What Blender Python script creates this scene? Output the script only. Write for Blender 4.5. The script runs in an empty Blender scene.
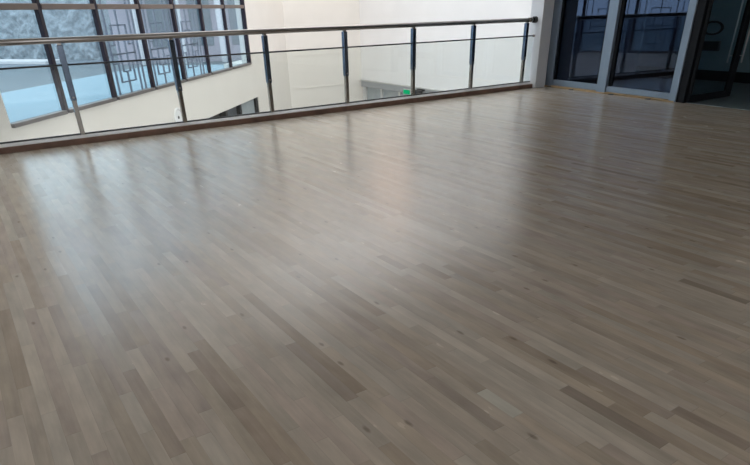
import bpy, bmesh, math, random
from mathutils import Vector, Matrix
random.seed(11)
sc = bpy.context.scene
COL = sc.collection

# ------------------------------------------------------------------ helpers
def link(o, parent=None):
    COL.objects.link(o)
    if parent is not None:
        o.parent = parent
    return o

def tag(o, label=None, cat=None, group=None, kind=None):
    if label: o['label'] = label
    if cat: o['category'] = cat
    if group: o['group'] = group
    if kind: o['kind'] = kind
    return o

def empty(name, loc=(0, 0, 0), rotz=0.0, parent=None):
    o = bpy.data.objects.new(name, None)
    o.location = loc
    o.rotation_euler = (0, 0, rotz)
    o.empty_display_size = 0.1
    return link(o, parent)

def mesh_obj(name, bm, mat, parent=None, smooth=False):
    bmesh.ops.recalc_face_normals(bm, faces=bm.faces)
    me = bpy.data.meshes.new(name)
    bm.to_mesh(me)
    bm.free()
    for m in (mat if isinstance(mat, (list, tuple)) else [mat]):
        me.materials.append(m)
    if smooth:
        for p in me.polygons:
            p.use_smooth = True
    o = bpy.data.objects.new(name, me)
    return link(o, parent)

def BM():
    return bmesh.new()

def box(bm, x0, x1, y0, y1, z0, z1, bev=0.0, seg=2):
    r = bmesh.ops.create_cube(bm, size=1.0)
    vs = r['verts']
    for v in vs:
        v.co = Vector((x0 + (v.co.x + .5) * (x1 - x0), y0 + (v.co.y + .5) * (y1 - y0), z0 + (v.co.z + .5) * (z1 - z0)))
    if bev > 0:
        es = list({e for v in vs for e in v.link_edges})
        bmesh.ops.bevel(bm, geom=es, offset=bev, segments=seg, affect='EDGES', profile=0.5)
    return bm

def tube(bm, p0, p1, r, n=20, r1=None):
    p0 = Vector(p0); p1 = Vector(p1)
    d = p1 - p0
    q = Vector((0, 0, 1)).rotation_difference(d.normalized()).to_matrix().to_4x4()
    m = Matrix.Translation((p0 + p1) / 2) @ q
    bmesh.ops.create_cone(bm, cap_ends=True, cap_tris=False, segments=n, radius1=r, radius2=(r if r1 is None else r1), depth=d.length, matrix=m)
    return bm

def ring(bm, c, axis, R, r, n=32, k=10, sx=1.0, sz=1.0):
    """torus about the given axis ('x' or 'n' for local y)"""
    vs = []
    for i in range(n):
        a = 2 * math.pi * i / n
        row = []
        for j in range(k):
            b = 2 * math.pi * j / k
            rr = R + r * math.cos(b)
            h = r * math.sin(b)
            if axis == 'x':
                co = (c[0] + h, c[1] + rr * math.cos(a) * sx, c[2] + rr * math.sin(a) * sz)
            else:
                co = (c[0] + rr * math.cos(a) * sx, c[1] + h, c[2] + rr * math.sin(a) * sz)
            row.append(bm.verts.new(co))
        vs.append(row)
    for i in range(n):
        for j in range(k):
            bm.faces.new((vs[i][j], vs[(i + 1) % n][j], vs[(i + 1) % n][(j + 1) % k], vs[i][(j + 1) % k]))
    return bm

def prism(bm, pts, z0, z1):
    lo = [bm.verts.new((x, y, z0)) for x, y in pts]
    hi = [bm.verts.new((x, y, z1)) for x, y in pts]
    n = len(pts)
    bm.faces.new(lo[::-1]); bm.faces.new(hi)
    for i in range(n):
        bm.faces.new((lo[i], lo[(i + 1) % n], hi[(i + 1) % n], hi[i]))
    return bm

# ---------------------------------------------------------------- materials
def new_mat(name):
    m = bpy.data.materials.new(name)
    m.use_nodes = True
    nt = m.node_tree
    nt.nodes.clear()
    out = nt.nodes.new('ShaderNodeOutputMaterial')
    return m, nt, out

def plain(name, col, rough=0.5, metal=0.0, spec=0.5, var=0.04, scale=3.0, bump=0.0, bscale=60.0):
    m, nt, out = new_mat(name)
    N, L = nt.nodes, nt.links
    p = N.new('ShaderNodeBsdfPrincipled')
    tc = N.new('ShaderNodeTexCoord')
    nz = N.new('ShaderNodeTexNoise'); nz.inputs['Scale'].default_value = scale; nz.inputs['Detail'].default_value = 4
    L.new(tc.outputs['Object'], nz.inputs['Vector'])
    mr = N.new('ShaderNodeMapRange')
    mr.inputs['From Min'].default_value = .3; mr.inputs['From Max'].default_value = .7
    mr.inputs['To Min'].default_value = 1 - var; mr.inputs['To Max'].default_value = 1 + var
    L.new(nz.outputs['Fac'], mr.inputs['Value'])
    mx = N.new('ShaderNodeVectorMath'); mx.operation = 'SCALE'
    mx.inputs[0].default_value = col[:3]
    L.new(mr.outputs['Result'], mx.inputs['Scale'])
    L.new(mx.outputs['Vector'], p.inputs['Base Color'])
    p.inputs['Roughness'].default_value = rough
    p.inputs['Metallic'].default_value = metal
    p.inputs['Specular IOR Level'].default_value = spec
    if bump:
        n2 = N.new('ShaderNodeTexNoise'); n2.inputs['Scale'].default_value = bscale
        L.new(tc.outputs['Object'], n2.inputs['Vector'])
        b = N.new('ShaderNodeBump'); b.inputs['Strength'].default_value = bump; b.inputs['Distance'].default_value = .002
        L.new(n2.outputs['Fac'], b.inputs['Height'])
        L.new(b.outputs['Normal'], p.inputs['Normal'])
    L.new(p.outputs['BSDF'], out.inputs['Surface'])
    return m

def glass(name, tint, gloss=(1, 1, 1), ior=1.45, rough=0.0, boost=1.0):
    """thin pane: tinted see-through plus a mirror-like reflection by fresnel"""
    m, nt, out = new_mat(name)
    N, L = nt.nodes, nt.links
    t = N.new('ShaderNodeBsdfTransparent'); t.inputs['Color'].default_value = (*tint, 1)
    g = N.new('ShaderNodeBsdfGlossy'); g.inputs['Color'].default_value = (*gloss, 1); g.inputs['Roughness'].default_value = rough
    f = N.new('ShaderNodeFresnel')
    ge = N.new('ShaderNodeNewGeometry')      # the far face of a pane sees the same air on both sides
    im = N.new('ShaderNodeMix'); im.data_type = 'FLOAT'
    im.inputs['A'].default_value = ior; im.inputs['B'].default_value = 1.0 / ior
    L.new(ge.outputs['Backfacing'], im.inputs['Factor']); L.new(im.outputs['Result'], f.inputs['IOR'])
    ml = N.new('ShaderNodeMath'); ml.operation = 'MULTIPLY'; ml.inputs[1].default_value = boost; ml.use_clamp = True
    L.new(f.outputs['Fac'], ml.inputs[0])
    mx = N.new('ShaderNodeMixShader')
    L.new(ml.outputs[0], mx.inputs['Fac']); L.new(t.outputs[0], mx.inputs[1]); L.new(g.outputs[0], mx.inputs[2])
    L.new(mx.outputs[0], out.inputs['Surface'])
    return m

def wood_floor_mat():
    m, nt, out = new_mat('maple_floor')
    N, L = nt.nodes, nt.links
    p = N.new('ShaderNodeBsdfPrincipled')
    at = N.new('ShaderNodeAttribute'); at.attribute_name = 'tone'; at.attribute_type = 'GEOMETRY'
    sd = N.new('ShaderNodeAttribute'); sd.attribute_name = 'seed'; sd.attribute_type = 'GEOMETRY'
    tc = N.new('ShaderNodeTexCoord')
    # grain: noise stretched along the board, shifted per board
    mp = N.new('ShaderNodeMapping'); mp.inputs['Scale'].default_value = (60, 3.2, 1)
    ad = N.new('ShaderNodeVectorMath'); ad.operation = 'ADD'
    L.new(tc.outputs['Object'], mp.inputs['Vector'])
    L.new(mp.outputs['Vector'], ad.inputs[0]); L.new(sd.outputs['Vector'], ad.inputs[1])
    gr = N.new('ShaderNodeTexNoise'); gr.inputs['Scale'].default_value = 1.0; gr.inputs['Detail'].default_value = 5; gr.inputs['Roughness'].default_value = .6
    L.new(ad.outputs['Vector'], gr.inputs['Vector'])
    mr = N.new('ShaderNodeMapRange'); mr.inputs['From Min'].default_value = .25; mr.inputs['From Max'].default_value = .75
    mr.inputs['To Min'].default_value = .91; mr.inputs['To Max'].default_value = 1.08
    L.new(gr.outputs['Fac'], mr.inputs['Value'])
    # cloudy figure within a board
    mp2 = N.new('ShaderNodeMapping'); mp2.inputs['Scale'].default_value = (14, 4.5, 1)
    ad2 = N.new('ShaderNodeVectorMath'); ad2.operation = 'ADD'
    L.new(tc.outputs['Object'], mp2.inputs['Vector']); L.new(mp2.outputs['Vector'], ad2.inputs[0]); L.new(sd.outputs['Vector'], ad2.inputs[1])
    cl = N.new('ShaderNodeTexNoise'); cl.inputs['Scale'].default_value = 1.0; cl.inputs['Detail'].default_value = 3
    L.new(ad2.outputs['Vector'], cl.inputs['Vector'])
    mr2 = N.new('ShaderNodeMapRange'); mr2.inputs['From Min'].default_value = .3; mr2.inputs['From Max'].default_value = .7
    mr2.inputs['To Min'].default_value = .88; mr2.inputs['To Max'].default_value = 1.10
    L.new(cl.outputs['Fac'], mr2.inputs['Value'])
    mu = N.new('ShaderNodeMath'); mu.operation = 'MULTIPLY'
    L.new(mr.outputs[0], mu.inputs[0]); L.new(mr2.outputs[0], mu.inputs[1])
    sc1 = N.new('ShaderNodeVectorMath'); sc1.operation = 'SCALE'
    L.new(at.outputs['Vector'], sc1.inputs[0]); L.new(mu.outputs[0], sc1.inputs['Scale'])
    # sparse knots
    mp3 = N.new('ShaderNodeMapping'); mp3.inputs['Scale'].default_value = (6.5, 2.6, 1)
    L.new(tc.outputs['Object'], mp3.inputs['Vector'])
    vo = N.new('ShaderNodeTexVoronoi'); vo.voronoi_dimensions = '2D'; vo.inputs['Scale'].default_value = 1.0
    nzk = N.new('ShaderNodeTexNoise'); nzk.inputs['Scale'].default_value = 30
    L.new(tc.outputs['Object'], nzk.inputs['Vector'])
    mixv = N.new('ShaderNodeVectorMath'); mixv.operation = 'MULTIPLY_ADD'
    L.new(nzk.outputs['Color'], mixv.inputs[0]); mixv.inputs[1].default_value = (.06, .06, 0); L.new(mp3.outputs['Vector'], mixv.inputs[2])
    L.new(mixv.outputs['Vector'], vo.inputs['Vector'])
    kr = N.new('ShaderNodeMapRange'); kr.interpolation_type = 'SMOOTHSTEP'
    kr.inputs['From Min'].default_value = .02; kr.inputs['From Max'].default_value = .085
    kr.inputs['To Min'].default_value = 1; kr.inputs['To Max'].default_value = 0
    L.new(vo.outputs['Distance'], kr.inputs['Value'])
    sepk = N.new('ShaderNodeSeparateColor'); L.new(vo.outputs['Color'], sepk.inputs['Color'])
    gt = N.new('ShaderNodeMath'); gt.operation = 'GREATER_THAN'; gt.inputs[1].default_value = .8
    L.new(sepk.outputs[0], gt.inputs[0])
    mk = N.new('ShaderNodeMath'); mk.operation = 'MULTIPLY'; L.new(kr.outputs[0], mk.inputs[0]); L.new(gt.outputs[0], mk.inputs[1])
    mk2 = N.new('ShaderNodeMath'); mk2.operation = 'MULTIPLY'; mk2.inputs[1].default_value = .5; L.new(mk.outputs[0], mk2.inputs[0])
    mixk = N.new('ShaderNodeMix'); mixk.data_type = 'RGBA'
    L.new(mk2.outputs[0], mixk.inputs['Factor']); L.new(sc1.outputs['Vector'], mixk.inputs['A'])
    mixk.inputs['B'].default_value = (.10, .065, .045, 1)
    # joints between boards
    uv = N.new('ShaderNodeAttribute'); uv.attribute_name = 'edge_uv'; uv.attribute_type = 'GEOMETRY'
    sep = N.new('ShaderNodeSeparateXYZ'); L.new(uv.outputs['Vector'], sep.inputs[0])
    def joint(sock, width):
        a = N.new('ShaderNodeMath'); a.operation = 'LESS_THAN'; a.inputs[1].default_value = width
        L.new(sock, a.inputs[0]); return a
    # x holds distance across board (0..w), y distance along (0..L), z = L
    a1 = joint(sep.outputs['X'], .0012); a2 = joint(sep.outputs['Y'], .0022)
    mxj = N.new('ShaderNodeMath'); mxj.operation = 'MAXIMUM'; L.new(a1.outputs[0], mxj.inputs[0]); L.new(a2.outputs[0], mxj.inputs[1])
    mj = N.new('ShaderNodeMath'); mj.operation = 'MULTIPLY'; mj.inputs[1].default_value = .22; L.new(mxj.outputs[0], mj.inputs[0])
    mixj = N.new('ShaderNodeMix'); mixj.data_type = 'RGBA'
    L.new(mj.outputs[0], mixj.inputs['Factor']); L.new(mixk.outputs['Result'], mixj.inputs['A'])
    mixj.inputs['B'].default_value = (.09, .07, .055, 1)
    L.new(mixj.outputs['Result'], p.inputs['Base Color'])
    rr = N.new('ShaderNodeMapRange'); rr.inputs['To Min'].default_value = FLOOR_ROUGH - .05; rr.inputs['To Max'].default_value = FLOOR_ROUGH + .07
    L.new(cl.outputs['Fac'], rr.inputs['Value'])
    L.new(rr.outputs[0], p.inputs['Roughness'])
    p.inputs['Specular IOR Level'].default_value = FLOOR_SPEC
    bp = N.new('ShaderNodeBump'); bp.inputs['Strength'].default_value = .05; bp.inputs['Distance'].default_value = .001
    L.new(gr.outputs['Fac'], bp.inputs['Height']); L.new(bp.outputs['Normal'], p.inputs['Normal'])
    L.new(p.outputs['BSDF'], out.inputs['Surface'])
    return m

# tunables ---------------------------------------------------------------
FLOOR_ROUGH = .235
FLOOR_SPEC = .85
WORLD = 2.2
EXPOSURE = 0.33

CREAM = plain('cream_plaster', (.81, .765, .71), .75, spec=.25, var=.02, scale=1.2)
WHITE = plain('white_plaster', (.84, .835, .835), .75, spec=.25, var=.02, scale=1.2)
COOLWHITE = plain('cool_white_paint', (.77, .79, .83), .6, spec=.3, var=.02, scale=1.2)
CEIL = plain('ceiling_paint', (.74, .72, .69), .85, spec=.2, var=.02)
ROOMWALL = plain('room_wall_paint', (.62, .59, .54), .8, spec=.2, var=.03)
STEEL = plain('brushed_steel', (.34, .32, .31), .28, metal=1.0, var=.05, scale=9)
BARESTEEL = plain('bare_post_steel', (.29, .28, .265), .2, metal=1.0, var=.05, scale=9)
BLUESTEEL = plain('blue_tinted_steel', (.14, .175, .235), .22, metal=1.0, var=.08, scale=12)  # blue-tinted metal of the upper post sleeves
ALU = plain('satin_aluminium', (.86, .86, .88), .5, metal=.1, var=.03, scale=8)
RUBBER = plain('black_gasket', (.035, .037, .042), .6)
DARKFRAME = plain('maroon_black_mullion', (.02, .014, .024), .5, spec=.25, var=.08)
BROWNFRAME = plain('taupe_transom', (.15, .112, .092), .5, var=.05)
SILL = plain('grey_brown_sill', (.14, .122, .118), .5, var=.05)
KERBWOOD = plain('red_brown_kerb_wood', (.20, .115, .085), .5, var=.25, scale=6)
YELLOWWOOD = plain('raw_pine_strip', (.52, .36, .2), .6, var=.1, scale=10)
BLUEALU = plain('blue_grey_door_aluminium', (.27, .34, .43), .42, metal=.25, var=.03, scale=5)
BLACKALU = plain('black_door_frame', (.012, .014, .018), .6, spec=.15, var=.1)
CHROME = plain('pull_bar_steel', (.75, .77, .8), .35, metal=.2, var=.02)
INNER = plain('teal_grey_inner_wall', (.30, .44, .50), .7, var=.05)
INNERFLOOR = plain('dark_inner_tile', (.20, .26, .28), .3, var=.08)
BLACK = plain('matt_black', (.012, .013, .015), .6)
GREYPANEL = plain('grey_fascia_panel', (.33, .345, .36), .6, var=.04)
GREYLIGHT = plain('light_grey_post', (.5, .5, .49), .6, var=.03)
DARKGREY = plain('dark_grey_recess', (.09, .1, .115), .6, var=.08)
PALEGREY = plain('pale_grey_door_panel', (.34, .38, .4), .5, var=.06)
CONCRETE = plain('concrete_slab', (.4, .39, .37), .8, var=.1)
TERRACE = plain('pale_terrace_slab', (.27, .40, .47), .7, var=.05, scale=.8)
ROAD = plain('blue_grey_asphalt', (.14, .175, .20), .85, var=.12, scale=.7)
KERBW = plain('white_kerb', (.58, .58, .58), .7)
HEDGE = plain('grey_green_hedge', (.26, .305, .33), .9, var=.28, scale=5)
BUILDW = plain('mauve_grey_facade', (.40, .37, .42), .8, var=.08, scale=.5)
BUILDC = plain('white_facade_columns', (.58, .58, .60), .8, var=.03)
LATTICE = plain('lattice_bronze', (.16, .17, .22), .5, var=.1)
GREENM, _nt, _o = new_mat('green_sign_face')
_e = _nt.nodes.new('ShaderNodeEmission'); _e.inputs['Color'].default_value = (.0, .62, .25, 1); _e.inputs['Strength'].default_value = .5
_nt.links.new(_e.outputs[0], _o.inputs['Surface'])
G_WIN = glass('blue_window_glass', (.74, .825, .885), (.85, .93, 1), 1.4)
G_WARM = glass('light_warming_glass', (.97, .83, .74), (1, 1, 1), 1.45)  # tint warms the daylight through the added high window
G_RAIL = glass('railing_glass', (.945, .965, .955), (1, 1, 1), 1.45)
G_DOOR = glass('dark_blue_door_glass', (.20, .25, .31), (.55, .68, 1.0), 1.6, boost=1.25)
G_LEAF = glass('door_leaf_glass', (.86, .91, .93), (.7, .8, 1.0), 1.3, boost=.5)
FLOORM = wood_floor_mat()

# -------------------------------------------------------------- key places
RY = 8.12                     # railing line
P0 = Vector((1.329, 10.10, 0))  # window wall: a point under the first mullion
TH = .737
UDIR = Vector((math.sin(TH), math.cos(TH), 0))
NIN = Vector((math.cos(TH), -math.sin(TH), 0))     # towards the hall
# local frame of the window wall: x along the wall, y towards OUTSIDE, z up
WROT = math.atan2(UDIR.y, UDIR.x)
def diag_y(x):                # room side of the window wall at this x
    t = (x - P0.x) / UDIR.x
    return P0.y + t * UDIR.y
YE, XR = 19.1, 12.40         # end wall, right wall of the atrium
ZT = 6.2                      # atrium top
ZB = -4.0                     # atrium floor

def place_wall_local(o):
    o.location = P0; o.rotation_euler = (0, 0, WROT)
    return o

# ------------------------------------------------------------------- floor
W = .0567
PH = .531 - 12 * .0567
dark = (.27, .205, .16); brown = (.36, .275, .20); tan = (.45, .365, .275); light = (.62, .55, .465); pink = (.43, .35, .30)
SPECIAL = [  # x centre, y from, y to, tone : the boards that stand out in the photograph
    (1.687, .73, 1.17, (.20, .155, .125)), (1.945, .555, .83, dark), (1.86, .81, 1.225, (.36, .29, .24)), (1.32, 1.138, 1.54, (.30, .25, .21)),
    (1.39, 1.15, 1.35, (.66, .635, .56)), (.56, 1.825, 2.36, (.30, .22, .165)), (.55, 1.43, 1.825, (.31, .225, .16)), (.94, 1.61, 2.155, (.27, .21, .165)),
    (.265, 1.69, 2.37, (.37, .29, .23)), (-.06, 2.24, 2.9, light), (1.41, 3.0, 4.42, (.33, .255, .195)), (1.352, 2.03, 2.918, (.30, .22, .16)),
    (1.47, 2.14, 2.52, (.31, .22, .15)), (1.935, 2.547, 2.81, (.30, .21, .15)), (2.01, 2.28, 2.55, (.31, .22, .16)), (3.065, 1.12, 1.484, (.19, .155, .115)),
    (4.82, 2.77, 3.66, (.24, .19, .15)), (.33, 2.55, 3.45, (.33, .255, .20)), (-.12, 1.85, 2.5, (.53, .455, .38)),
]
def plank_tone(rng):
    r = rng.random()
    base = (.575, .505, .43) if r < .34 else (.55, .47, .385) if r < .60 else (.555, .47, .405) if r < .76 else (.615, .555, .48) if r < .905 else (.505, .42, .335) if r < .985 else (.46, .375, .295)
    k = rng.uniform(.89, 1.07)
    return (base[0] * k, base[1] * k * .993, base[2] * k * .985)

def build_floor():
    rng = random.Random(5)
    me = bpy.data.meshes.new('floor')
    verts, faces, tones, seeds, uvs = [], [], [], [], []
    x_lo, x_hi = -8.2, 9.42
    i0 = math.floor((x_lo - PH) / W); i1 = math.ceil((x_hi - PH) / W)
    spec = {}
    for xc, a, b, t in SPECIAL:
        spec.setdefault(math.floor((xc - PH) / W), []).append((a, b, t))
    for i in range(i0, i1):
        xa = PH + i * W; xb = xa + W
        xm = (xa + xb) / 2
        ytop = min(8.06, diag_y(xm) + .05)
        if xm > 9.0:
            ytop = min(ytop, 8.05 - (9.42 - xm) / .085) if False else ytop
        segs = sorted(spec.get(i, []))
        cuts = []; sp = set()
        y = -4.9 - rng.random() * .6
        def fill(y, yend):
            while y < yend - 1e-4:
                Lr = rng.choice((.32, .45, .55, .65, .8, .95, 1.15)) * rng.uniform(.85, 1.15)
                e = y + Lr
                if yend - e < .22:
                    e = yend
                cuts.append((y, e, plank_tone(rng)))
                y = e
            return yend
        for a, b, t in segs:
            a = max(a, y)
            if b - a < .05: continue
            if a > y:
                fill(y, a)
            sp.add((a, b))
            cuts.append((a, b, t)); y = b
        if y < ytop:
            fill(y, ytop)
        for a, b, t in cuts:
            if (a, b) in sp: t = t if t[0] > .49 else tuple(c * .5 + m * .5 for c, m in zip(t, (.56, .48, .405)))
            if b > ytop: b = ytop
            if b - a < .01: continue
            k = len(verts)
            tx = rng.gauss(0, .00012); ty = rng.gauss(0, .00012)
            verts += [(xa, a, -tx - ty), (xb, a, tx - ty), (xb, b, tx + ty), (xa, b, -tx + ty)]
            faces.append((k, k + 1, k + 2, k + 3))
            tones.append(t); seeds.append((rng.uniform(0, 90), rng.uniform(0, 90), rng.uniform(0, 90)))
            uvs += [(0, 0, 0), (W, 0, 0), (W, b - a, 0), (0, b - a, 0)]
    me.from_pydata(verts, [], faces)
    at = me.attributes.new('tone', 'FLOAT_VECTOR', 'FACE'); at.data.foreach_set('vector', [c for t in tones for c in t])
    at = me.attributes.new('seed', 'FLOAT_VECTOR', 'FACE'); at.data.foreach_set('vector', [c for t in seeds for c in t])
    at = me.attributes.new('edge_uv', 'FLOAT_VECTOR', 'CORNER'); at.data.foreach_set('vector', [c for t in uvs for c in t])
    me.materials.append(FLOORM)
    o = bpy.data.objects.new('floor', me); link(o); o['kind'] = 'structure'
    return o
build_floor()

xd = P0.x + (8.05 - P0.y) / UDIR.y * UDIR.x       # where the window wall meets the railing line
room_poly = [(-8.25, -5.0), (12.3, -5.0), (12.3, 8.05), (9.3, 8.2), (xd - .05, 8.2), (-8.25, diag_y(-8.25))]
bm = BM(); prism(bm, room_poly, -.35, -.004)
o = mesh_obj('slab_base', bm, CONCRETE); o['kind'] = 'structure'
bm = BM(); prism(bm, room_poly, 3.25, 3.45)
o = mesh_obj('ceiling', bm, CEIL); o['kind'] = 'structure'
bm = BM(); box(bm, -14, 14.5, 4, 24, ZB - .2, ZB)
o = mesh_obj('floor_atrium', bm, CONCRETE); o['kind'] = 'structure'

# ------------------------------------------------------------------- walls
# diagonal window wall (local: x along, y out, z up)
UC = (YE - P0.y) / UDIR.y        # where it meets the end wall
bm = BM()
T = .26
box(bm, -2.75, 8.75, 0, T, -.755, .105)         # apron under the windows
box(bm, -4.0, -1.235, 0, T, .105, ZT)            # pier at the near end
box(bm, -1.235, 8.49, 0, T, 3.4, ZT)            # above the windows
box(bm, 8.49, UC + .3, 0, T, .105, ZT)
box(bm, 8.75, UC + .3, 0, .9, ZB, .105)
o = place_wall_local(mesh_obj('wall_left', bm, CREAM)); o['kind'] = 'structure'
bm = BM()
box(bm, -13.8, -2.75, .0, T, -.35, .8)
box(bm, -13.8, -11.2, .0, T, .8, 3.45)
box(bm, -11.2, -4.0, .0, T, 2.6, 3.45)
o = place_wall_local(mesh_obj('wall_side', bm, ROOMWALL)); o['kind'] = 'structure'
# recess of the lower storey under the apron
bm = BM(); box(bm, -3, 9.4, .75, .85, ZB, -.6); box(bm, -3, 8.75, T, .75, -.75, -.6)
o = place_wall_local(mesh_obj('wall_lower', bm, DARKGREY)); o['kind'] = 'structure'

bm = BM(); box(bm, 8.8, XR + .3, YE, YE + .25, ZB, ZT)
o = mesh_obj('wall_end', bm, CREAM); o['kind'] = 'structure'
for k, z in enumerate((.06, -.95)):
    bm = BM(); box(bm, 9.75, XR, YE - .012, YE, z - .015, z + .015)
    o = mesh_obj('trim_%d' % (k + 3), bm, CREAM); o['kind'] = 'structure'
bm = BM(); box(bm, XR, XR + .25, 8.2, YE, -.86, 3.3); box(bm, XR, XR + .25, 8.2, YE, 5.4, ZT)
box(bm, XR, XR + .25, 8.2, 16.2, 3.3, 5.4); box(bm, XR, XR + .25, 18.8, YE, 3.3, 5.4); box(bm, XR + .05, XR + .25, 8.2, YE, ZB, -.86)
o = mesh_obj('wall_right', bm, WHITE); o['kind'] = 'structure'
bm = BM()
box(bm, -8.5, 12.6, -5.25, -5.0, -.35, .6); box(bm, -8.5, 12.6, -5.25, -5.0, 2.9, 3.45)
box(bm, -8.5, -7.0, -5.25, -5.0, .6, 2.9); box(bm, -2.2, .8, -5.25, -5.0, .6, 2.9); box(bm, 3.4, 10.2, -5.25, -5.0, .6, 2.9); box(bm, 12.0, 12.6, -5.25, -5.0, .6, 2.9)
o = mesh_obj('wall_back', bm, ROOMWALL); o['kind'] = 'structure'
bm = BM(); box(bm, -8.5, -8.25, -5.0, diag_y(-8.25), -.35, 3.45)
o = mesh_obj('wall_flank', bm, ROOMWALL); o['kind'] = 'structure'
r = empty('window_8', (XR, 17.5, 0)); r['kind'] = 'structure'     # unseen high window, added and sized for the warm patch reflected on the floor
bm = BM()
for a, b in ((-1.3, -1.24), (-.03, .03), (1.24, 1.3)): box(bm, .06, .12, a, b, 3.3, 5.4)
box(bm, .06, .12, -1.24, 1.24, 3.3, 3.36); box(bm, .06, .12, -1.24, 1.24, 5.34, 5.4)
mesh_obj('frame', bm, WHITE, r)
for a, b in ((-1.24, -.03), (.03, 1.24)):
    bm = BM(); box(bm, .085, .091, a, b, 3.36, 5.34); mesh_obj('pane', bm, G_WARM, r)
# wall between inner room and atrium, with the pilaster the railing ends on
bm = BM(); box(bm, 9.30, XR + .25, 8.06, 8.2, ZB, ZT)
o = mesh_obj('wall_return', bm, WHITE); o['kind'] = 'structure'
bm = BM(); box(bm, 9.05, 9.31, 7.97, 8.26, .0, 3.25, .006)
o = mesh_obj('wall_pilaster', bm, COOLWHITE); o['kind'] = 'structure'
# edge of the storey above the railing
bm = BM(); box(bm, xd - .1, 9.36, 8.06, 8.3, 3.25, ZT)
o = mesh_obj('wall_upper', bm, WHITE); o['kind'] = 'structure'
# roof of the atrium: beams around an open skylight
bm = BM()
for k in range(6):
    box(bm, -2.5, XR, 8.9 + k * 2.0, 9.0 + k * 2.0, ZT, ZT + .3)
o = mesh_obj('ceiling_beams', bm, WHITE); o['kind'] = 'structure'

# ----------------------------------------------------- windows, one per bay
WT = 3.4
edges = [-1.235, 0.0, 1.4, 2.8, 4.2, 5.6, 7.0, 8.47]
for i in range(7):
    a, b = edges[i], edges[i + 1]
    r = place_wall_local(empty(f'window_{i+1}')); r['kind'] = 'structure'
    bm = BM()
    # left mullion and (last bay) right jamb
    if i == 0:
        box(bm, a, a + .03, .03, .10, .11, WT, .004)
    else:
        box(bm, a - .042, a + .042, 0, .065, .11, WT, .006)
    if i == 6:
        box(bm, b - .06, b + .02, -.01, .09, .11, WT, .006)
    mesh_obj('mullion', bm, DARKFRAME if i else CREAM, r)
    x0 = a + (.042 if i else .03); x1 = b - (.06 if i == 6 else .042)
    bm = BM(); box(bm, x0, x1, -.01, .09, 1.445, 1.52, .006)
    mesh_obj('transom', bm, BROWNFRAME, r)
    bm = BM(); box(bm, x0, x1, -.03, .10, .105, .155, .006)
    mesh_obj('sill_rail', bm, SILL, r)
    bm = BM(); box(bm, x0, x1, -.01, .09, WT - .06, WT)
    mesh_obj('head_rail', bm, BROWNFRAME, r)
    for z0, z1 in ((.155, 1.445), (1.52, WT - .06)):
        bm = BM(); box(bm, x0, x1, .05, .058, z0, z1)
        mesh_obj('pane', bm, G_WIN, r)

# lattice screens standing just outside three bays
names = ['dark metal lattice screen outside the third window bay from the left',
         'dark metal lattice screen outside the fourth window bay, middle of the three',
         'dark metal lattice screen outside the fifth window bay, the farthest and narrowest looking']
for k, i in enumerate((2, 3, 4)):
    c = (edges[i] + edges[i + 1]) / 2 + .08
    r = place_wall_local(empty('lattice_screen'))
    r.location = P0 + UDIR * c - NIN * .14 + Vector((0, 0, .11))
    tag(r, names[k], 'lattice', 'lattice screens outside the windows')
    t = .011
    def bar(bm, xa, xb, za, zb):
        box(bm, xa - t, xb + t, -.015, .015, za - t, zb + t)
    bm = BM()
    for x in (-.55, -.40, .40, .55):
        bar(bm, x, x, 0, 2.2)
    bar(bm, -.55, .55, 0.02, 0.02); bar(bm, -.55, .55, 2.2, 2.2)
    mesh_obj('upright_frame', bm, LATTICE, r)
    for nm, z0, s in (('upper_motif', 1.10, -1), ('lower_motif', .22, 1)):
        # U-shaped fret with a second U inside, mirrored for the top one
        bm = BM()
        f = (lambda z: z0 + z) if s > 0 else (lambda z: z0 - z)
        def vb(x, za, zb): bar(bm, x, x, min(f(za), f(zb)), max(f(za), f(zb)))
        def hb(xa, xb, z): bar(bm, xa, xb, f(z), f(z))
        hb(-.24, .24, 0); vb(-.24, 0, .30); vb(.24, 0, .30)
        hb(-.40, -.24, .30); hb(.24, .40, .30)
        hb(-.11, .11, .16); vb(-.11, .16, .44); vb(.11, .16, .44)
        vb(0, -.22, .16)
        hb(-.40, .40, .44)
        mesh_obj(nm, bm, LATTICE, r)

# round fitting on the apron
r = place_wall_local(empty('wall_vent'))
r.location = P0 + UDIR * 3.52 + Vector((0, 0, -.50))
tag(r, 'round white fitting with a dark centre on the cream wall under the windows', 'vent')
bm = BM(); ring(bm, (0, -.012, 0), 'n', .17, .022, 36, 8)
mesh_obj('rim', bm, WHITE, r, True)
bm = BM(); tube(bm, (0, 0, 0), (0, -.014, 0), .165, 36)
mesh_obj('face_plate', bm, WHITE, r)
bm = BM(); tube(bm, (0, -.014, 0), (0, -.024, 0), .03, 20)
mesh_obj('hole_cap', bm, BLACK, r)

# lower-storey doors in the recess
r = place_wall_local(empty('door_4')); r['kind'] = 'structure'
for xa, xb in ((8.55, 8.74), (7.22, 7.36), (6.2, 6.32)):
    bm = BM(); box(bm, xa, xb, .02, .2, ZB, -.757, .01); mesh_obj('post', bm, BLACK, r)
bm = BM(); box(bm, 7.36, 8.55, .08, .12, ZB, -.757); mesh_obj('panel', bm, PALEGREY, r)
bm = BM(); box(bm, 6.32, 7.22, .12, .16, ZB, -.757); mesh_obj('panel', bm, DARKGREY, r)

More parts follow.
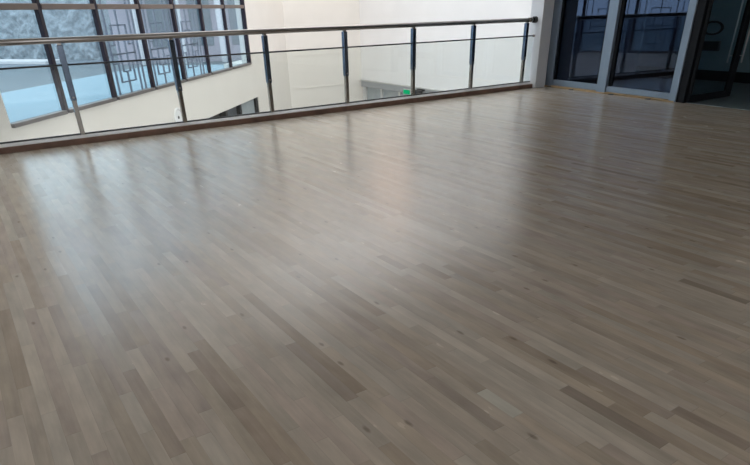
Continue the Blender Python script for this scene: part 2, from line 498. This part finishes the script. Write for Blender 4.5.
# ------------------------------------------- lower storefront on the right
r = empty('storefront_canopy', (XR, 13.6, ZB))
tag(r, 'grey fascia canopy on posts below the white wall, behind the glass railing', 'canopy')
y0, y1 = 8.4 - 13.6, 19.0 - 13.6
zc = -ZB
bm = BM(); box(bm, -.085, .0, y0, y1 , zc - 1.07, zc - .85, .01)
mesh_obj('fascia', bm, GREYPANEL, r)
bm = BM(); box(bm, -.10, .0, y0, y1 + .04, zc - .88, zc - .845, .004)
mesh_obj('fascia_cap', bm, GREYLIGHT, r)
bm = BM(); box(bm, -.01, .05, y0, y1 - .2, .1, zc - 1.07)
mesh_obj('back_panel', bm, PALEGREY, r)
for yy in (18.75, 17.75, 16.7, 14.6, 12.5, 10.4):
    bm = BM(); box(bm, -.08, -.01, yy - 13.6 - .05, yy - 13.6 + .05, 0.0, zc - 1.07, .006)
    mesh_obj('post', bm, GREYLIGHT, r)
r = empty('exit_sign', (XR - .09, 16.2, -1.10))
tag(r, 'small lit green sign hung on the grey fascia behind the railing glass', 'sign')
bm = BM(); box(bm, -.05, .0, -.19, .19, 0, .16, .008); mesh_obj('housing', bm, GREYLIGHT, r)
bm = BM(); box(bm, -.056, -.049, -.175, .175, .015, .145); mesh_obj('lit_face', bm, GREENM, r)
r = empty('dome_camera', (XR - .103, 15.45, -.95))
tag(r, 'small dark dome fixture on the grey fascia beside the green sign', 'camera')
bm = BM(); box(bm, -.06, .0, -.17, .17, .03, .08, .01); mesh_obj('mount_plate', bm, BLACK, r)
bm = BM(); bmesh.ops.create_uvsphere(bm, u_segments=20, v_segments=12, radius=.15, matrix=Matrix.Translation((-.165, 0, .03)))
for v in bm.verts:
    if v.co.z > .03: v.co.z = .03 + (v.co.z - .03) * .25
    else: v.co.z = .03 + (v.co.z - .03) * 1.0
mesh_obj('dome', bm, BLACK, r, True)

# ------------------------------------------------------------- the railing
rl = empty('guard_railing', (4.5, RY, 0))
tag(rl, 'stainless steel guard railing with glass panels along the edge of the wooden floor', 'railing')
def rb(bm, x0, x1, y0, y1, z0, z1, bev=0.0):
    return box(bm, x0 - 4.5, x1 - 4.5, y0, y1, z0, z1, bev)
XL, XE = xd + .12, 9.05
PX0, PS = 1.167, 1.2766
posts = [PX0 + PS * k for k in range(-1, 7)]
bm = BM(); tube(bm, (XL - 4.5, 0, 1.1225), (XE - .08 - 4.5, 0, 1.1225), .0325, 28)
hr = mesh_obj('handrail', bm, STEEL, rl, True)
bm = BM(); tube(bm, (8.86 - 4.5, 0, 1.1225), (8.99 - 4.5, 0, 1.1225), .037, 28); mesh_obj('sleeve', bm, BARESTEEL, hr, True)
bm = BM(); tube(bm, (8.99 - 4.5, 0, 1.1225), (9.05 - 4.5, 0, 1.1225), .052, 28); mesh_obj('wall_flange', bm, RUBBER, hr, True)
bm = BM()
prof = [(-.045, .004), (-.062, .066), (-.060, .074), (-.022, .098), (.045, .10), (.045, .004)]
ra = [bm.verts.new((XL - 4.5, y, z)) for y, z in prof]; rc = [bm.verts.new((XE - 4.5, y, z)) for y, z in prof]
bm.faces.new(ra); bm.faces.new(rc[::-1])
for q in range(6): bm.faces.new((ra[q], rc[q], rc[(q + 1) % 6], ra[(q + 1) % 6]))
br = mesh_obj('bottom_rail', bm, ALU, rl)
bm = BM(); rb(bm, XL, XE, -.018, .018, .096, .112, .002); mesh_obj('gasket', bm, RUBBER, br)
bm = BM(); tube(bm, (XL - 4.5, 0, .868), (XE - 4.5, 0, .868), .010, 12)
tr = mesh_obj('top_rod', bm, RUBBER, rl, True)
bm = BM(); tube(bm, (XE - .03 - 4.5, 0, .868), (XE - 4.5, 0, .868), .022, 12); mesh_obj('rod_cap', bm, STEEL, tr, True)
for k, x in enumerate(posts):
    bm = BM(); rb(bm, x - .026, x + .026, -.026, .026, .098, .49, .004)
    po = mesh_obj('post', bm, BARESTEEL, rl)
    bm = BM(); rb(bm, x - .033, x + .033, -.033, .033, .485, 1.075, .006)
    mesh_obj('blue_sleeve', bm, BLUESTEEL, po)
    bm = BM(); rb(bm, x - .022, x + .022, -.022, .022, 1.07, 1.1, .002)
    mesh_obj('saddle', bm, STEEL, po)
    bm = BM()
    tube(bm, (x - 4.5, -.032, .52), (x - 4.5, -.042, .52), .012, 12)
    mesh_obj('bolt', bm, STEEL, po)
xs = [XL - .03] + posts + [XE]
for a, b in zip(xs[:-1], xs[1:]):
    if b - a < .2: continue
    bm = BM(); rb(bm, a + .028, b - .028, -.005, .005, .112, .868)
    mesh_obj('glass_panel', bm, G_RAIL, rl)
bm = BM(); box(bm, XL, 9.05, 8.035, 8.057, 0, .066, .004)
o = mesh_obj('trim_1', bm, KERBWOOD); o['kind'] = 'structure'

# ------------------------------------------------- glazed doors on the right
FO = Vector((9.42, 8.05, 0)); FROT = math.atan2(-.085, 1.0)   # local: -y runs along the facade towards us, +x into the inner room
FR = -math.atan(.085)
def fac(name):
    r = empty(name, FO, FR); r['kind'] = 'structure'
    return r
def fb(bm, u0, u1, d0, d1, z0, z1, bev=0.0):
    return box(bm, d0, d1, -u1, -u0, z0, z1, bev)
ZD = 2.6
r = fac('door_1')
bm = BM(); fb(bm, -.10, .16, 0, .09, 0, ZD, .006); mesh_obj('stile', bm, BLUEALU, r)
bm = BM(); fb(bm, 1.235, 1.345, 0, .09, 0, ZD, .006); mesh_obj('stile', bm, BLUEALU, r)
bm = BM(); fb(bm, .16, 1.235, .01, .085, .028, .125, .006); mesh_obj('bottom_rail', bm, BLUEALU, r)
bm = BM(); fb(bm, .16, 1.235, .01, .085, ZD - .1, ZD, .006); mesh_obj('top_rail', bm, BLUEALU, r)
bm = BM(); fb(bm, .16, .195, .03, .085, .125, ZD - .1); fb(bm, 1.20, 1.235, .03, .085, .125, ZD - .1); mesh_obj('gasket', bm, BLACKALU, r)
bm = BM(); fb(bm, .195, 1.20, .055, .065, .125, ZD - .1); mesh_obj('pane', bm, G_DOOR, r)
r = fac('door_2')
bm = BM(); fb(bm, 1.345, 1.45, -.03, .09, 0, ZD, .006); mesh_obj('stile', bm, BLUEALU, r)
bm = BM(); fb(bm, 2.69, 2.81, -.02, .09, 0, ZD, .006); mesh_obj('stile', bm, BLUEALU, r)
bm = BM(); fb(bm, 1.45, 2.69, .0, .085, .028, .115, .006); mesh_obj('bottom_rail', bm, BLUEALU, r)
bm = BM(); fb(bm, 1.45, 2.69, .0, .085, ZD - .1, ZD, .006); mesh_obj('top_rail', bm, BLUEALU, r)
bm = BM(); fb(bm, 1.45, 1.51, .03, .085, .115, ZD - .1); fb(bm, 2.655, 2.69, .03, .085, .115, ZD - .1); mesh_obj('gasket', bm, BLACKALU, r)
bm = BM(); fb(bm, 1.51, 2.655, .055, .065, .115, ZD - .1); mesh_obj('pane', bm, G_DOOR, r)
# dark jamb and the leaf swung into the inner room
r = fac('door_3')
bm = BM(); fb(bm, 2.81, 2.94, .0, .12, 0, ZD, .006); mesh_obj('jamb', bm, BLACKALU, r)
bm = BM(); fb(bm, 4.30, 4.42, -.01, .12, 0, ZD, .006); mesh_obj('jamb', bm, BLACKALU, r)
bm = BM(); fb(bm, 2.81, 4.42, -.01, .12, ZD, ZD + .12, .006); mesh_obj('head_frame', bm, BLACKALU, r)
lf = empty('leaf', (0, 0, 0), 0); lf.parent = r
lf.matrix_parent_inverse = (Matrix.Translation(FO) @ Matrix.Rotation(FR, 4, 'Z')).inverted()
lf.location = (9.215, 5.085, 0); lf.rotation_euler = (0, 0, -.05)
LW = 1.09
bm = BM()
box(bm, .0, .045, -.02, .02, .01, ZD - .02, .004)
box(bm, LW - .14, LW, -.025, .025, .01, ZD - .02, .004)
box(bm, .045, LW - .14, -.025, .025, .01, .10, .004)
box(bm, .045, LW - .14, -.025, .025, ZD - .12, ZD - .02, .004)
mesh_obj('leaf_frame', bm, BLACKALU, lf)
bm = BM(); box(bm, .045, LW - .14, -.004, .004, .10, ZD - .12); mesh_obj('leaf_pane', bm, G_LEAF, lf)
for yy, xx in ((-.07, LW - .02), (.07, LW - .16)):
    bm = BM(); tube(bm, (xx, yy, .5), (xx, yy, 1.55), .012, 14)
    for zz in (.6, 1.45):
        tube(bm, (xx, yy, zz), (xx, (.02 if yy > 0 else -.02), zz), .008, 10)
    mesh_obj('pull_bar', bm, CHROME, lf, True)
# rest of that wall
r = None
bm = BM()
fb(bm, -.02, 4.42, .0, .14, ZD + .12, 3.25); fb(bm, .0, 2.81, .0, .14, ZD, ZD + .12)
fb(bm, 4.42, 13.2, .0, .16, 0, 3.25)
o = mesh_obj('wall_facade', bm, ROOMWALL); o.location = FO; o.rotation_euler = (0, 0, FR); o['kind'] = 'structure'
bm = BM(); fb(bm, .17, 1.23, -.05, .06, 0, .026, .002); fb(bm, 1.46, 2.68, -.05, .06, 0, .026, .002); fb(bm, -.09, 2.80, -.05, -.034, 0, .02, .002)
o = mesh_obj('trim_2', bm, YELLOWWOOD); o.location = FO; o.rotation_euler = (0, 0, FR); o['kind'] = 'structure'
# small dark wedges under the frames
for k, (u, lab) in enumerate(((.17, 'small dark wedge under the door frame next to the white pilaster'),
                             (.72, 'small dark wedge under the middle of the first door pane'),
                             (1.62, 'small dark wedge just right of the door mullion'),
                             (2.35, 'small dark wedge under the second pane near the dark doorway'))):
    p = FO + Matrix.Rotation(FR, 3, 'Z') @ Vector((-.065, -u, .0))
    bm = BM()
    vs = [bm.verts.new(c) for c in ((-.016, -.05, 0), (.014, -.05, 0), (.014, .05, 0), (-.016, .05, 0), (-.012, -.04, .016), (.014, -.045, .018), (.014, .045, .010), (-.012, .04, .008))]
    for f in ((0, 1, 2, 3), (4, 5, 6, 7), (0, 1, 5, 4), (1, 2, 6, 5), (2, 3, 7, 6), (3, 0, 4, 7)):
        bm.faces.new([vs[q] for q in f])
    o = mesh_obj('door_wedge', bm, RUBBER); o.location = p; o.rotation_euler = (0, 0, FR)
    tag(o, lab, 'wedge', 'wedges under the glass doors')

# -------------------------------------------------------- dark inner room
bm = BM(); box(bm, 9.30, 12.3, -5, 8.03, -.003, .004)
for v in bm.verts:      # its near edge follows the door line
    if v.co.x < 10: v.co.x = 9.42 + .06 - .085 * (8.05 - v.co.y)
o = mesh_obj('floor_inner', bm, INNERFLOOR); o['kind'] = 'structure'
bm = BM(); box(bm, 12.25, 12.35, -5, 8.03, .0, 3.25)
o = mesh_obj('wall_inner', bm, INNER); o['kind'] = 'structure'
bm = BM(); box(bm, 12.22, 12.25, -5, 8.03, .0, .18)
o = mesh_obj('baseboard_inner', bm, BLACK); o['kind'] = 'structure'
r = empty('wall_hoop', (12.25, 6.58, .9))
tag(r, 'dark oval ring on the wall of the dim room, seen through the open glass door', 'ring')
bm = BM(); ring(bm, (-.03, 0, 0), 'x', .17, .025, 36, 10, 1.05, .62); mesh_obj('hoop', bm, BLACK, r, True)
bm = BM(); box(bm, -.03, 0, -.02, .02, .085, .115, .004); mesh_obj('bracket', bm, BLACK, r)
r = empty('wall_box', (12.25, 6.54, .60))
tag(r, 'dark flat box on the wall of the dim room, just below the oval ring', 'box')
bm = BM(); box(bm, -.06, 0, -.17, .17, -.085, .085, .008); mesh_obj('case', bm, DARKGREY, r)
bm = BM(); box(bm, -.066, -.058, -.15, .15, -.07, .07, .003); mesh_obj('lid', bm, BLACK, r)

# ----------------------------------------------------------------- outdoors
def wl(bm_fn, name, mat):
    bm = BM(); bm_fn(bm)
    return place_wall_local(mesh_obj(name, bm, mat))
o = wl(lambda b: box(b, -16, 14, .27, 5.9, -.6, -.3), 'terrace_ground', TERRACE); o['kind'] = 'structure'
bm = BM(); box(bm, -70, 90, -10, 170, -1.5, -1.32)
# keep the lawn and road outside the building: start beyond the terrace
bm.free(); bm = BM(); box(bm, -60, 90, 5.9, 150, -1.5, -1.3)
o = place_wall_local(mesh_obj('road_ground', bm, ROAD)); o['kind'] = 'structure'
# white kerb far across the road
KD = Vector((.60, -.80, 0)); KP = Vector((3.2, 51.0, 0)); KR = math.atan2(KD.y, KD.x)
bm = BM(); box(bm, -25, 5.2, -.9, .9, 0, .18, .02)
o = mesh_obj('kerb', bm, KERBW); o.location = KP + Vector((0, 0, -1.3)); o.rotation_euler = (0, 0, KR); o['kind'] = 'structure'
# hedge bank behind it: one clipped mass with a leafy, uneven face
from mathutils import noise
bm = BM()
nx, nz_ = 200, 40
def hz(x, t, d):      # point on the hedge face; t runs up the face, d = depth
    top = 3.9 + .35 * noise.noise(Vector((x * .5, 3.1, 0))) + .18 * noise.noise(Vector((x * 1.9, 8, 0)))
    p = Vector((x, d, t * top))
    q = noise.noise(p * 1.3) * .30 + noise.noise(p * 3.7) * .17 + noise.noise(p * 8.0) * .10
    return p + Vector((0, -q, q * .4 * t))
rows = []
for jz in range(nz_ + 8):
    t = min(1.0, jz / nz_); d = 2.9 + .5 * t ** 3 + max(0, jz - nz_) * .25
    rows.append([bm.verts.new(hz(-14 + 20.2 * ix / nx, t, d)) for ix in range(nx + 1)])
for a, b_ in zip(rows[:-1], rows[1:]):
    for ix in range(nx):
        bm.faces.new((a[ix], a[ix + 1], b_[ix + 1], b_[ix]))
# back and ends
back = [bm.verts.new((-14 + 20.2 * ix / nx, 5.4, 0)) for ix in range(nx + 1)]
for ix in range(nx):
    bm.faces.new((rows[-1][ix], rows[-1][ix + 1], back[ix + 1], back[ix]))
for e in (0, nx):
    bm.faces.new([r_[e] for r_ in rows] + [back[e]])
o = mesh_obj('hedge', bm, HEDGE, None, True); o.location = KP + Vector((0, 0, -1.3)); o.rotation_euler = (0, 0, KR)
tag(o, 'mottled grey-green hedge beyond the white kerb, seen through the left windows', 'hedge', kind='stuff')
# pale building with columns behind the lattices
b = empty('office_building', (9.6, 40.0, -1.3), math.atan2(-2.3, 5.6))
tag(b, 'mauve-grey building with pale columns beyond the road, seen through the lattice windows', 'building')
bm = BM(); box(bm, -1.0, 22, 1.0, 8, 0, 7.0); mesh_obj('facade', bm, BUILDW, b)
bm = BM(); box(bm, -1.1, 22.2, -.2, 8.2, 4.4, 4.8); mesh_obj('cornice', bm, BUILDC, b)
for k in range(9):
    bm = BM(); box(bm, .4 + k * 2.4, .75 + k * 2.4, .0, .4, 0, 4.4, .02); mesh_obj('column', bm, BUILDC, b)
for k in range(8):
    bm = BM(); box(bm, 1.15 + k * 2.4, 2.45 + k * 2.4, .93, 1.02, .9, 3.4, .02); mesh_obj('window', bm, ROAD, b)

# ------------------------------------------------------------------- light
w = bpy.data.worlds.new('overcast'); sc.world = w
w.use_nodes = True
bg = w.node_tree.nodes['Background']
bg.inputs['Color'].default_value = (.96, .98, 1.0, 1); bg.inputs['Strength'].default_value = WORLD

# ------------------------------------------------------------------ camera
cam = bpy.data.cameras.new('camera')
cam.sensor_fit = 'HORIZONTAL'; cam.sensor_width = 36
cam.lens = 573.3 / 750 * 36
cam.shift_y = 107.3 / 750
cam.clip_start = .05; cam.clip_end = 500
co = bpy.data.objects.new('camera', cam); link(co)
yaw, pitch, roll = math.radians(33.6165), math.radians(29.9702), math.radians(-1.4677)
fw = Vector((math.sin(yaw) * math.cos(pitch), math.cos(yaw) * math.cos(pitch), -math.sin(pitch)))
rt = Vector((math.cos(yaw), -math.sin(yaw), 0)); up = rt.cross(fw)
r2 = rt * math.cos(roll) + up * math.sin(roll); u2 = -rt * math.sin(roll) + up * math.cos(roll)
co.matrix_world = Matrix(((r2.x, u2.x, -fw.x, 0), (r2.y, u2.y, -fw.y, 0), (r2.z, u2.z, -fw.z, 1.3502), (0, 0, 0, 1)))
sc.camera = co

vs = sc.view_settings
vs.view_transform = 'Standard'; vs.look = 'None'; vs.gamma = 1; vs.use_curve_mapping = False
vs.exposure = EXPOSURE
sc.cycles.use_denoising = True
sc.cycles.max_bounces = 10; sc.cycles.diffuse_bounces = 5; sc.cycles.glossy_bounces = 5; sc.cycles.transparent_max_bounces = 16
